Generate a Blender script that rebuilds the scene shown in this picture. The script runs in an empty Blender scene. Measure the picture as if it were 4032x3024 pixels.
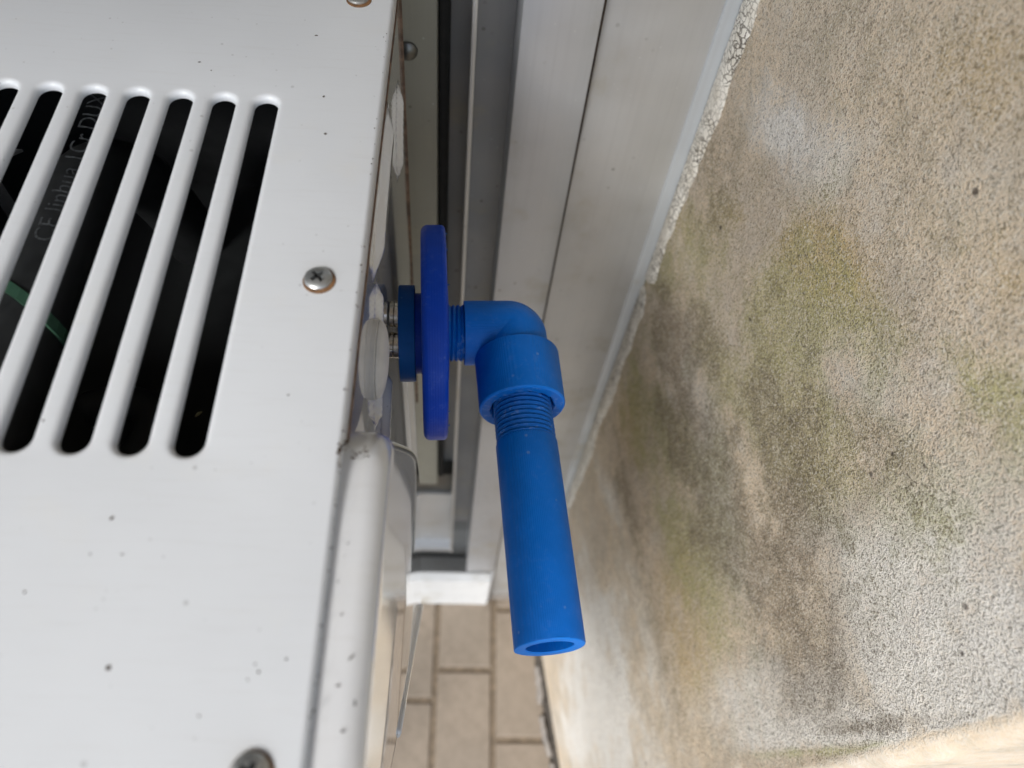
import bpy, bmesh, math, random
import numpy as np
from mathutils import Vector, Matrix

random.seed(7)
rng = np.random.default_rng(11)
scene = bpy.context.scene
col = scene.collection

# ------------------------------------------------------------------ camera
ZC = 1.40                       # camera height above the floor tiles (m)
PW, PH, FPX = 4032, 3024, 3120.0
PC = np.array([2016.0, 1512.0])
d_ = np.array([1722 - PC[0], 3395 - PC[1], FPX]); d_ /= np.linalg.norm(d_)
u_ = np.array([1985 - PC[0], -3750 - PC[1], FPX]); u_ -= d_ * (u_ @ d_); u_ /= np.linalg.norm(u_)
RW = np.stack([np.cross(u_, -d_), u_, -d_])          # camera axes -> world axes
def ray(px, py): return RW @ (np.array([px - PC[0], py - PC[1], FPX]) / FPX)
def onz(px, py, z): r = ray(px, py); return r * (z / r[2])
def onx(px, py, x): r = ray(px, py); return r * (x / r[0])
def ony(px, py, y): r = ray(px, py); return r * (y / r[1])
# all positions below are measured from the lens; ZC lifts them onto the floor at z = 0

cam_data = bpy.data.cameras.new("camera")
cam = bpy.data.objects.new("camera", cam_data); col.objects.link(cam)
cam_data.sensor_fit = 'HORIZONTAL'; cam_data.sensor_width = 36.0
cam_data.lens = FPX / PW * 36.0
cam_data.clip_start = 0.01; cam_data.clip_end = 200.0
cam_data.dof.use_dof = True
cam_data.dof.focus_distance = 0.36
cam_data.dof.aperture_fstop = 8.0
cm = Matrix.Identity(4)
for i in range(3):
    cm[i][0] = RW[i][0]; cm[i][1] = -RW[i][1]; cm[i][2] = -RW[i][2]
cm[2][3] = ZC
cam.matrix_world = cm
scene.camera = cam

# ------------------------------------------------------------------ light
SUN_EL, SUN_AZ = math.radians(40), math.radians(216)      # azimuth measured clockwise from +Y
w = bpy.data.worlds.new("World"); scene.world = w; w.use_nodes = True
wn = w.node_tree.nodes; wl = w.node_tree.links
bg = wn["Background"]; sky = wn.new("ShaderNodeTexSky")
sky.sky_type = 'NISHITA'; sky.sun_disc = False
sky.sun_elevation = SUN_EL; sky.sun_rotation = SUN_AZ
sky.air_density = 1.0; sky.dust_density = 1.0; sky.ozone_density = 1.0
hsv = wn.new("ShaderNodeHueSaturation"); hsv.inputs["Saturation"].default_value = 0.62
wl.new(sky.outputs[0], hsv.inputs["Color"]); wl.new(hsv.outputs[0], bg.inputs["Color"])
bg.inputs["Strength"].default_value = 0.105
sl = bpy.data.lights.new("sun", 'SUN'); so = bpy.data.objects.new("sun", sl); col.objects.link(so)
sl.energy = 1.5; sl.angle = math.radians(16); sl.color = (1.0, 0.99, 0.975)
sd = Vector((math.sin(SUN_AZ) * math.cos(SUN_EL), math.cos(SUN_AZ) * math.cos(SUN_EL), math.sin(SUN_EL)))
so.rotation_euler = (-sd).to_track_quat('-Z', 'Y').to_euler()
so.location = (-3, -4, 6)
scene.view_settings.view_transform = 'Standard'; scene.view_settings.look = 'None'
scene.view_settings.exposure = 1.22; scene.view_settings.gamma = 1.0
scene.render.engine = 'CYCLES'

# ------------------------------------------------------------------ helpers
class NT:
    def __init__(s, name):
        s.m = bpy.data.materials.new(name); s.m.use_nodes = True
        s.t = s.m.node_tree; s.n = s.t.nodes; s.b = s.n["Principled BSDF"]
        s.tc = s.n.new("ShaderNodeTexCoord")
    def link(s, a, b): s.t.links.new(a, b)
    def put(s, v, sock):
        if hasattr(v, "is_linked") or hasattr(v, "links"): s.link(v, sock)
        elif isinstance(v, (tuple, list)) and len(v) == 3 and sock.type == 'RGBA': sock.default_value = (*v, 1)
        else: sock.default_value = v
    def noise(s, scale, detail=4, rough=0.6, vec=None, stretch=None):
        n = s.n.new("ShaderNodeTexNoise"); n.inputs["Scale"].default_value = scale
        n.inputs["Detail"].default_value = detail; n.inputs["Roughness"].default_value = rough
        v = vec or s.tc.outputs["Object"]
        if stretch:
            mp = s.n.new("ShaderNodeMapping"); mp.inputs["Scale"].default_value = stretch
            s.link(v, mp.inputs[0]); v = mp.outputs[0]
        s.link(v, n.inputs["Vector"]); return n.outputs["Fac"]
    def vor(s, scale, feature='F1', rnd=1.0, vec=None):
        n = s.n.new("ShaderNodeTexVoronoi"); n.feature = feature
        n.inputs["Scale"].default_value = scale; n.inputs["Randomness"].default_value = rnd
        s.link(vec or s.tc.outputs["Object"], n.inputs["Vector"]); return n
    def ramp(s, v, a, b, lo=0.0, hi=1.0):
        n = s.n.new("ShaderNodeMapRange"); n.interpolation_type = 'SMOOTHSTEP'
        s.put(v, n.inputs[0]); n.inputs[1].default_value = a; n.inputs[2].default_value = b
        n.inputs[3].default_value = lo; n.inputs[4].default_value = hi; return n.outputs[0]
    def math(s, op, a, b=0.0):
        n = s.n.new("ShaderNodeMath"); n.operation = op; s.put(a, n.inputs[0]); s.put(b, n.inputs[1]); return n.outputs[0]
    def mix(s, f, a, b):
        n = s.n.new("ShaderNodeMix"); n.data_type = 'RGBA'
        s.put(f, n.inputs[0]); s.put(a, n.inputs[6]); s.put(b, n.inputs[7]); return n.outputs[2]
    def bump(s, h, strength=0.3, dist=0.001, prev=None):
        n = s.n.new("ShaderNodeBump"); n.inputs["Strength"].default_value = strength
        n.inputs["Distance"].default_value = dist; s.put(h, n.inputs["Height"])
        if prev is not None: s.link(prev, n.inputs["Normal"])
        return n.outputs[0]
    def attr(s, name):
        n = s.n.new("ShaderNodeAttribute"); n.attribute_name = name; return n.outputs["Fac"]
    def out(s, color=None, rough=None, normal=None, metal=None, spec=None, coat=None):
        if color is not None: s.put(color, s.b.inputs["Base Color"])
        if rough is not None: s.put(rough, s.b.inputs["Roughness"])
        if normal is not None: s.link(normal, s.b.inputs["Normal"])
        if metal is not None: s.put(metal, s.b.inputs["Metallic"])
        if spec is not None: s.b.inputs["Specular IOR Level"].default_value = spec
        if coat is not None: s.b.inputs["Coat Weight"].default_value = coat; s.b.inputs["Coat Roughness"].default_value = 0.03; s.b.inputs["Coat IOR"].default_value = 1.65
        return s.m

def obj(name, verts, faces, mat, parent=None, smooth=False, attrs=None, auto=None):
    V = np.asarray(verts, float).reshape(-1, 3) + np.array([0, 0, ZC])
    c = (V.min(0) + V.max(0)) / 2
    me = bpy.data.meshes.new(name)
    me.from_pydata((V - c).tolist(), [], [tuple(f) for f in faces]); me.update()
    bm = bmesh.new(); bm.from_mesh(me); bmesh.ops.recalc_face_normals(bm, faces=bm.faces); bm.to_mesh(me); bm.free()
    return _link(name, me, c, mat, parent, smooth, attrs, auto)
def _link(name, me, c, mat, parent, smooth, attrs=None, auto=None):
    if attrs:
        for k, a in attrs.items():
            at = me.attributes.new(k, 'FLOAT', 'POINT'); at.data.foreach_set("value", np.asarray(a, np.float32))
    if smooth or auto:
        me.polygons.foreach_set("use_smooth", [True] * len(me.polygons))
    if auto:
        bm = bmesh.new(); bm.from_mesh(me)
        for e in bm.edges:
            if len(e.link_faces) == 2 and e.calc_face_angle(0) > auto: e.smooth = False
        bm.to_mesh(me); bm.free()
    me.materials.append(mat)
    o = bpy.data.objects.new(name, me); col.objects.link(o)
    if parent:
        o.parent = parent; o.location = Vector(c) - parent.location
    else: o.location = Vector(c)
    return o
def sub(o, parent):           # parent under a part that itself has a parent
    wl_ = o.location.copy(); pw = parent.location + (parent.parent.location if parent.parent else Vector())
    o.parent = parent; o.location = wl_ - pw
def thing(name, label, cat, loc, group=None):
    o = bpy.data.objects.new(name, None); col.objects.link(o)
    o.empty_display_size = 0.05; o.location = (loc[0], loc[1], loc[2] + ZC)
    o["label"] = label; o["category"] = cat
    if group: o["group"] = group
    return o
def tag(o, label, cat, group=None):
    o["label"] = label; o["category"] = cat
    if group: o["group"] = group
    return o

def box_geo(x0, x1, y0, y1, z0, z1, bev=0.0, seg=2):
    bm = bmesh.new(); bmesh.ops.create_cube(bm, size=1)
    for v in bm.verts:
        v.co = Vector(((x0 + x1) / 2 + v.co.x * (x1 - x0), (y0 + y1) / 2 + v.co.y * (y1 - y0), (z0 + z1) / 2 + v.co.z * (z1 - z0)))
    if bev > 0: bmesh.ops.bevel(bm, geom=list(bm.edges), offset=bev, segments=seg, affect='EDGES', profile=0.5)
    bm.verts.index_update()
    V = [tuple(v.co) for v in bm.verts]; F = [[v.index for v in f.verts] for f in bm.faces]; bm.free(); return V, F
def box(name, x0, x1, y0, y1, z0, z1, mat, parent=None, bev=0.0):
    V, F = box_geo(x0, x1, y0, y1, z0, z1, bev)
    return obj(name, V, F, mat, parent, smooth=bev > 0, auto=0.6 if bev > 0 else None)

def frame_of(n):
    n = np.asarray(n, float); n = n / np.linalg.norm(n)
    a = np.cross(n, [0, 0, 1.0])
    if np.linalg.norm(a) < 1e-3: a = np.array([1.0, 0, 0])
    a /= np.linalg.norm(a); return n, a, np.cross(n, a)
def lathe_geo(o, n, prof, seg=72, rad=None, caps=(False, False)):
    """prof: list of (s, r) along axis n from o; rad(s, r, theta) may modulate the radius"""
    o = np.asarray(o, float); n, a, b = frame_of(n)
    V, F = [], []
    th = np.linspace(0, 2 * math.pi, seg, endpoint=False)
    for (s, r) in prof:
        for t in th:
            rr = rad(s, r, t) if rad else r
            V.append(o + n * s + (a * math.cos(t) + b * math.sin(t)) * rr)
    for i in range(len(prof) - 1):
        for j in range(seg):
            k = (j + 1) % seg
            F.append((i * seg + j, i * seg + k, (i + 1) * seg + k, (i + 1) * seg + j))
    if caps[0]: F.append(list(range(seg)))
    if caps[1]: F.append(list(range((len(prof) - 1) * seg, len(prof) * seg)))
    return V, F
def lathe(name, o, n, prof, mat, parent=None, seg=72, rad=None, caps=(False, False), auto=0.7):
    V, F = lathe_geo(o, n, prof, seg, rad, caps)
    return obj(name, V, F, mat, parent, auto=auto)
def tube_geo(path, r, seg=24, caps=True):
    P = [np.asarray(p, float) for p in path]; V, F = [], []
    up = np.array([0.0, 0, 1])
    for i, p in enumerate(P):
        t = P[min(i + 1, len(P) - 1)] - P[max(i - 1, 0)]; t /= np.linalg.norm(t)
        a = np.cross(t, up)
        if np.linalg.norm(a) < 1e-4: a = np.array([1.0, 0, 0])
        a /= np.linalg.norm(a); b = np.cross(a, t)
        rr = r[i] if hasattr(r, "__len__") else r
        for k in range(seg):
            q = 2 * math.pi * k / seg; V.append(p + rr * (a * math.cos(q) + b * math.sin(q)))
    for i in range(len(P) - 1):
        for j in range(seg):
            k = (j + 1) % seg; F.append((i * seg + j, i * seg + k, (i + 1) * seg + k, (i + 1) * seg + j))
    if caps: F.append(list(range(seg))); F.append(list(range((len(P) - 1) * seg, len(P) * seg)))
    return V, F
def bez(p0, p1, p2, p3, n=24):
    p0, p1, p2, p3 = map(np.asarray, (p0, p1, p2, p3)); o = []
    for t in np.linspace(0, 1, n):
        o.append((1 - t) ** 3 * p0 + 3 * (1 - t) ** 2 * t * p1 + 3 * (1 - t) * t * t * p2 + t ** 3 * p3)
    return o
def vnoise(x, y, seed=0):
    g = np.random.default_rng(seed).random((256, 256))
    xi = np.floor(x).astype(int); yi = np.floor(y).astype(int); fx = x - xi; fy = y - yi
    fx = fx * fx * (3 - 2 * fx); fy = fy * fy * (3 - 2 * fy)
    a = g[xi % 256, yi % 256]; b = g[(xi + 1) % 256, yi % 256]; c = g[xi % 256, (yi + 1) % 256]; e = g[(xi + 1) % 256, (yi + 1) % 256]
    return (a * (1 - fx) + b * fx) * (1 - fy) + (c * (1 - fx) + e * fx) * fy
def fbm(x, y, sc, octv=4, seed=0):
    o = np.zeros_like(x); amp = 1.0; tot = 0
    for k in range(octv):
        o += amp * vnoise(x * sc * 2 ** k + 17.3 * k, y * sc * 2 ** k + 5.1 * k, seed + k); tot += amp; amp *= 0.55
    return o / tot

# ------------------------------------------------------------------ materials
def mat_white(name, rough=0.33, specks=0.6, bumpy=0.02, tint=(0.69, 0.703, 0.712), coat=0.0, streak=0.0, sdir=(1, 6.0, 0.5)):
    s = NT(name)
    big = s.noise(9, 3); c = s.mix(s.ramp(big, 0.35, 0.7), tint, tuple(t * 0.955 for t in tint))
    yel = s.noise(25, 4); c = s.mix(s.ramp(yel, 0.55, 0.8, 0, 0.35), c, (0.72, 0.70, 0.64))
    v = s.vor(190); d1 = s.ramp(v.outputs["Distance"], 0.10, 0.17, 1, 0)
    sep = s.n.new("ShaderNodeSeparateColor"); s.link(v.outputs["Color"], sep.inputs[0])
    d1 = s.math('MULTIPLY', d1, s.ramp(sep.outputs[0], 0.955, 0.985))
    v2 = s.vor(420); d2 = s.ramp(v2.outputs["Distance"], 0.12, 0.22, 1, 0)
    sep2 = s.n.new("ShaderNodeSeparateColor"); s.link(v2.outputs["Color"], sep2.inputs[0])
    d2 = s.math('MULTIPLY', d2, s.ramp(sep2.outputs[1], 0.955, 0.98, 0, 0.75))
    sm = s.math('MULTIPLY', s.ramp(s.noise(60, 8, 0.75), 0.60, 0.74, 0, 0.35), s.ramp(s.noise(14, 2), 0.45, 0.65))
    f = s.math('MINIMUM', s.math('MULTIPLY', s.math('ADD', s.math('ADD', d1, d2), sm), specks), 0.9)
    c = s.mix(f, c, (0.12, 0.105, 0.09))
    if streak:
        st = s.ramp(s.noise(60, 6, 0.7, stretch=sdir), 0.5, 0.75, 0, streak); c = s.mix(st, c, (0.42, 0.38, 0.33))
    nb = s.bump(s.noise(45, 3), bumpy, 0.004)
    nb = s.bump(s.noise(1500, 2), 0.06, 0.0003, nb)
    r = s.ramp(s.noise(30, 5), 0.3, 0.75, max(0.02, rough - 0.05), rough * 1.35)
    return s.out(c, r, nb, coat=coat)
M_TOP = mat_white("white_paint", 0.36, 0.32, streak=0.10, sdir=(0.6, 9.0, 1.0))
M_SIDE = mat_white("gloss_white_paint", 0.05, 0.9, 0.03, (0.68, 0.68, 0.675), coat=1.0, streak=0.25)
M_COVER = mat_white("white_plastic", 0.05, 0.25, 0.012, (0.70, 0.70, 0.70), coat=1.0, streak=0.12)
def mat_plain(name, c, rough=0.5, metal=0.0, var=0.12, sc=60, bumpd=0.0, spec=0.5):
    s = NT(name); n = s.noise(sc, 5)
    cc = s.mix(s.ramp(n, 0.3, 0.7), tuple(x * (1 - var) for x in c), tuple(min(1, x * (1 + var)) for x in c))
    nb = s.bump(n, 0.3, bumpd) if bumpd else None
    return s.out(cc, s.ramp(s.noise(sc * 2, 3), 0.3, 0.7, max(0.02, rough - 0.06), rough + 0.08), nb, metal, spec)
M_RUST = mat_plain("rust_stain", (0.17, 0.085, 0.035), 0.7, 0, 0.4, 300)
M_PLUG = mat_plain("aged_white_rubber", (0.56, 0.55, 0.53), 0.5, 0, 0.1, 80)
M_EDGE = mat_plain("edge_rust", (0.17, 0.11, 0.075), 0.8, 0, 0.5, 150)
M_SEAM = mat_plain("seam_grime", (0.05, 0.035, 0.025), 0.9, 0, 0.5, 200)
M_BLACKIN = mat_plain("inner_black", (0.012, 0.013, 0.014), 0.7)
M_GREYIN = mat_plain("inner_charcoal", (0.022, 0.024, 0.025), 0.6)
M_HOSE = mat_plain("black_rubber", (0.028, 0.030, 0.031), 0.55, 0, 0.25, 90, 0.0004)
M_PRINT = mat_plain("pale_print", (0.085, 0.092, 0.096), 0.6, 0, 0.5, 700)
M_TIE = mat_plain("green_nylon", (0.06, 0.15, 0.095), 0.45)
M_STRAW = mat_plain("straw", (0.55, 0.5, 0.3), 0.7)
M_STEEL = mat_plain("bright_steel", (0.62, 0.58, 0.52), 0.16, 1.0, 0.1, 100)
M_GASKET = mat_plain("black_gasket", (0.012, 0.012, 0.011), 0.8)
M_HOLE = mat_plain("dark_hole", (0.006, 0.006, 0.005), 0.9)
M_DARKSCREW = mat_plain("dark_metal", (0.16, 0.16, 0.15), 0.35, 0.9)
M_STAND = mat_plain("galvanised_steel", (0.45, 0.46, 0.47), 0.4, 0.9)
def mat_screw():
    s = NT("zinc_screw"); n = s.noise(350, 5, 0.7)
    c = s.mix(s.ramp(n, 0.4, 0.7), (0.52, 0.53, 0.52), (0.34, 0.34, 0.33))
    return s.out(c, s.ramp(n, 0.3, 0.7, 0.28, 0.5), s.bump(n, 0.25, 0.0004), 0.85)
M_SCREW = mat_screw()
def mat_alu(name, tint, rough, spots=0.5, metal=0.55):
    s = NT(name)
    n1 = s.noise(7, 4); c = s.mix(s.ramp(n1, 0.35, 0.7), tint, tuple(t * 0.86 for t in tint))
    ln = s.noise(120, 4, 0.6, stretch=(2.2, 1, 0.04)); c = s.mix(s.ramp(ln, 0.45, 0.8, 0, 0.22), c, tuple(t * 0.7 for t in tint))
    ye = s.ramp(s.noise(14, 5, 0.65), 0.52, 0.74, 0, 0.55); c = s.mix(ye, c, (0.42, 0.385, 0.29))
    v = s.vor(170); sp = s.ramp(v.outputs["Distance"], 0.12, 0.32, 1, 0)
    sep = s.n.new("ShaderNodeSeparateColor"); s.link(v.outputs["Color"], sep.inputs[0])
    sp = s.math('MULTIPLY', sp, s.ramp(sep.outputs[0], 0.86, 0.95))
    sp = s.math('MULTIPLY', sp, s.ramp(s.noise(9, 2), 0.42, 0.6))
    c = s.mix(s.math('MULTIPLY', sp, spots), c, (0.075, 0.07, 0.05))
    v3 = s.vor(260); wp = s.ramp(v3.outputs["Distance"], 0.06, 0.2, 1, 0)
    sep3 = s.n.new("ShaderNodeSeparateColor"); s.link(v3.outputs["Color"], sep3.inputs[0])
    wp = s.math('MULTIPLY', wp, s.ramp(sep3.outputs[2], 0.93, 0.97, 0, 0.5)); c = s.mix(wp, c, (0.75, 0.76, 0.75))
    r = s.ramp(s.noise(22, 5), 0.3, 0.7, rough - 0.06, rough + 0.12)
    return s.out(c, r, s.bump(s.noise(900, 2), 0.1, 0.0003), metal)
M_ALU = mat_alu("anodised_aluminium", (0.60, 0.605, 0.60), 0.42)
M_ALU2 = mat_alu("cool_aluminium", (0.58, 0.60, 0.63), 0.36, 0.5)
M_SILL_LIT = mat_alu("sunlit_sill", (0.80, 0.815, 0.82), 0.4, 0.3, 0.05)  # frame aluminium lightened to paint in the sunlight on the sill
M_GRIMY_SHADE = mat_alu("grimy_shaded_aluminium", (0.34, 0.345, 0.35), 0.45, 0.9, 0.3)  # channel aluminium darkened for recess shade as well as grime
M_TRACK_SHADE = mat_alu("shaded_track", (0.16, 0.165, 0.165), 0.5, 0.8, 0.2)  # track aluminium coloured dark for the shade deep in its well
M_CREAM = mat_alu("yellowed_strip", (0.31, 0.305, 0.255), 0.5, 0.9, 0.0)
M_CLEAN = mat_alu("clean_edge", (0.60, 0.64, 0.67), 0.38, 0.15, 0.4)
def mat_caulk():
    s = NT("cracked_sealant")
    nz = s.n.new("ShaderNodeTexNoise"); nz.inputs["Scale"].default_value = 140; nz.inputs["Detail"].default_value = 3
    s.link(s.tc.outputs["Object"], nz.inputs["Vector"])
    va = s.n.new("ShaderNodeVectorMath"); va.operation = 'MULTIPLY_ADD'
    s.link(nz.outputs["Color"], va.inputs[0]); va.inputs[1].default_value = (0.008, 0.008, 0.008); s.link(s.tc.outputs["Object"], va.inputs[2])
    v = s.vor(260, 'DISTANCE_TO_EDGE', 1.0, va.outputs[0])
    keep = s.ramp(s.noise(25, 2), 0.35, 0.6, 0.35, 1)
    cr = s.math('MULTIPLY', s.ramp(v.outputs["Distance"], 0.02, 0.10, 1, 0), keep)
    base = s.mix(s.ramp(s.noise(70, 4), 0.35, 0.7), (0.76, 0.73, 0.66), (0.62, 0.58, 0.50))
    return s.out(s.mix(cr, base, (0.13, 0.11, 0.085)), 0.75, s.bump(s.math('SUBTRACT', 1.0, cr), 0.8, 0.001))
M_CAULK = mat_caulk()
def mat_blue(name, c, layer_dir, period=0.00042, rough=0.42, strength=0.35, chalk=0.0):
    s = NT(name)
    n = s.noise(55, 4); cc = s.mix(s.ramp(n, 0.3, 0.7), tuple(x * 0.93 for x in c), tuple(min(1, x * 1.06) for x in c))
    v = s.vor(230); dots = s.ramp(v.outputs["Distance"], 0.08, 0.24, 1, 0)
    sep = s.n.new("ShaderNodeSeparateColor"); s.link(v.outputs["Color"], sep.inputs[0])
    dots = s.math('MULTIPLY', dots, s.ramp(sep.outputs[1], 0.95, 0.99, 0, 0.5))
    cc = s.mix(dots, cc, (0.22, 0.36, 0.62))
    if chalk:
        ck = s.math('MULTIPLY', s.ramp(s.noise(420, 5, 0.75), 0.5, 0.62), s.ramp(s.noise(110, 2), 0.45, 0.6, 0, chalk))
        cc = s.mix(ck, cc, (0.32, 0.46, 0.66))
    geo = s.n.new("ShaderNodeNewGeometry")
    dt = s.n.new("ShaderNodeVectorMath"); dt.operation = 'DOT_PRODUCT'
    s.link(geo.outputs["Position"], dt.inputs[0]); dt.inputs[1].default_value = layer_dir
    wv = s.math('SINE', s.math('MULTIPLY', dt.outputs["Value"], 2 * math.pi / period))
    nb = s.bump(wv, strength, 0.00016)
    nb = s.bump(s.noise(700, 3), 0.12, 0.0003, nb)
    return s.out(cc, s.ramp(s.noise(90, 4), 0.3, 0.7, rough - 0.06, rough + 0.1), nb, spec=0.22)
M_BLUE_PIPE = mat_blue("azure_print", (0.0005, 0.155, 0.62), (-0.90, -0.07, 0.43), 0.00075, strength=0.35, chalk=0.04)
M_BLUE_ELBOW = mat_blue("azure_print_elbow", (0.0005, 0.158, 0.63), (0.0, 0.0, 1.0), 0.0005, strength=0.28, chalk=0.06)
M_BLUE_RAW = mat_blue("azure_print_raw", (0.001, 0.125, 0.50), (0.07, -0.99, 0.0), 0.0006, chalk=0.3)
M_BLUE_END = mat_blue("azure_cut_face", (0.012, 0.24, 0.85), (1, 0, 0), 0.0006, 0.5, 0.15)
M_BLUE_DISC = mat_blue("ultramarine_print", (0.0005, 0.050, 0.45), (1.0, 0.06, 0.0), 0.0012, strength=0.15, chalk=0.05)
M_BLUE_BASE = mat_blue("deep_azure_print", (0.0005, 0.095, 0.34), (1.0, 0.06, 0.0), 0.0006, strength=0.2)
def mat_stucco():
    s = NT("stained_stucco")
    at = {k: s.attr(k) for k in ("green", "brown", "pale", "ochre", "smooth")}
    fine = s.noise(1000, 3, 0.65); coarse = s.noise(480, 4, 0.7); mid = s.noise(120, 5, 0.7); big = s.noise(18, 5, 0.65); mot = s.noise(45, 5, 0.7)
    grain = s.math('ADD', s.math('MULTIPLY', fine, 0.55), s.math('MULTIPLY', coarse, 0.45))
    sm = at["smooth"]
    c = s.mix(s.ramp(big, 0.35, 0.65), (0.69, 0.565, 0.415), (0.585, 0.495, 0.385))
    c = s.mix(s.ramp(mot, 0.48, 0.66, 0, 0.55), c, (0.40, 0.345, 0.245))
    c = s.mix(s.ramp(mot, 0.30, 0.47, 0.45, 0), c, (0.70, 0.66, 0.60))
    brk = s.math('ADD', s.math('MULTIPLY', s.math('SUBTRACT', mid, 0.5), 1.3), s.math('ADD', s.math('MULTIPLY', s.math('SUBTRACT', grain, 0.5), 2.6), s.math('MULTIPLY', s.math('SUBTRACT', mot, 0.5), 0.7)))
    def st(k, lo, hi, top):
        return s.math('MULTIPLY', s.ramp(s.math('ADD', at[k], brk), lo, hi, 0, top), s.ramp(at[k], 0.0, 0.35))
    c = s.mix(st("pale", -0.1, 1.1, 0.9), c, (0.84, 0.82, 0.775))  # pale patches plus painted brightness of the sunlit lower wall
    c = s.mix(st("ochre", 0.0, 1.2, 0.85), c, (0.55, 0.40, 0.19))
    c = s.mix(st("green", 0.05, 1.3, 0.80), c, (0.42, 0.40, 0.165))
    c = s.mix(st("brown", 0.1, 1.3, 0.85), c, (0.17, 0.132, 0.088))
    # sand grains: pale and dark ones
    inv = s.math('SUBTRACT', 1.0, s.math('MULTIPLY', sm, 0.75))
    dk = s.math('MULTIPLY', s.ramp(grain, 0.495, 0.60, 0, 0.74), inv); c = s.mix(dk, c, (0.15, 0.122, 0.09))
    lt = s.math('MULTIPLY', s.ramp(s.noise(850, 3, 0.6), 0.51, 0.64, 0, 0.72), inv); c = s.mix(lt, c, (0.70, 0.65, 0.56))
    v = s.vor(110); sep = s.n.new("ShaderNodeSeparateColor"); s.link(v.outputs["Color"], sep.inputs[0])
    sp = s.math('MULTIPLY', s.ramp(v.outputs["Distance"], 0.10, 0.22, 1, 0), s.ramp(sep.outputs[0], 0.95, 0.98, 0, 0.85))
    c = s.mix(s.math('MULTIPLY', sp, inv), c, (0.05, 0.035, 0.03))
    h = s.math('ADD', s.math('MULTIPLY', grain, 1.0), s.math('MULTIPLY', mid, 0.7))
    nb = s.bump(s.math('MULTIPLY', h, inv), 1.0, 0.0026)
    return s.out(c, 0.9, nb, spec=0.2)
M_STUCCO = mat_stucco()
def mat_tile():
    s = NT("brown_tile"); n = s.noise(45, 5, 0.65); big = s.noise(7, 3)
    oi = s.n.new("ShaderNodeObjectInfo")
    c = s.mix(s.ramp(n, 0.35, 0.68), (0.30, 0.245, 0.19), (0.225, 0.185, 0.14))
    c = s.mix(s.ramp(big, 0.35, 0.7, 0, 0.5), c, (0.25, 0.21, 0.165))
    c = s.mix(s.math('MULTIPLY', oi.outputs["Random"], 0.25), c, (0.31, 0.25, 0.19))
    return s.out(c, 0.62, s.bump(n, 0.3, 0.001))
M_TILE = mat_tile()
M_GROUT = mat_plain("brown_grout", (0.20, 0.155, 0.108), 0.9, 0, 0.25, 80, 0.001)
M_JOINT = mat_plain("dark_mortar", (0.06, 0.05, 0.04), 0.9, 0, 0.4, 120, 0.002)
M_RESIDUE = mat_plain("pale_residue", (0.26, 0.235, 0.21), 0.85, 0, 0.25, 150, 0.001)
M_CEIL = mat_plain("white_ceiling_paint", (0.62, 0.63, 0.64), 0.9, 0, 0.06, 30, 0.001)
M_HOUSE = mat_plain("house_render", (0.50, 0.44, 0.36), 0.9, 0, 0.12, 30, 0.002)

# ------------------------------------------------------------------ ground and floor
FL = -ZC
g = obj("ground", [(-30, -60, FL - 0.012), (30, -60, FL - 0.012), (30, 8, FL - 0.012), (-30, 8, FL - 0.012)], [(0, 1, 2, 3)], M_GROUT)
g["kind"] = "structure"
floor = obj("tiled_floor", [(-1.2, -0.9, FL - 0.004), (1.2, -0.9, FL - 0.004), (1.2, 0.62, FL - 0.004), (-1.2, 0.62, FL - 0.004)], [(0, 1, 2, 3)], M_GROUT)
floor["kind"] = "structure"
TP, TL, GW = 0.0978, 0.212, 0.0100
def tile_mesh():
    V, F = box_geo(-(TP - GW) / 2, (TP - GW) / 2, -(TL - GW) / 2, (TL - GW) / 2, -0.008, 0.0, 0.0018, 1)
    me = bpy.data.meshes.new("tile"); me.from_pydata(V, [], F); me.update(); me.materials.append(M_TILE); return me
tme = tile_mesh()
offs = {-1: 0.230, 0: 0.279, 1: 0.170}
for j in range(-7, 3):
    x = -0.0145 + TP * (j + 0.5)
    off = offs.get(j, 0.23 + 0.071 * ((j * 37) % 5) / 2)
    for k in range(-5, 2):
        y = off + TL * (k + 0.5)
        if y + TL / 2 > 0.62 or x > 0.215: continue
        t = bpy.data.objects.new("tile", tme); col.objects.link(t); t.parent = floor
        t.location = Vector((x, y, random.uniform(-0.0006, 0.0006))) + Vector((0, 0, 0)) - Vector((floor.location.x, floor.location.y, floor.location.z)) 
        t.rotation_euler = (0, 0, random.uniform(-0.004, 0.004))

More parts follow.
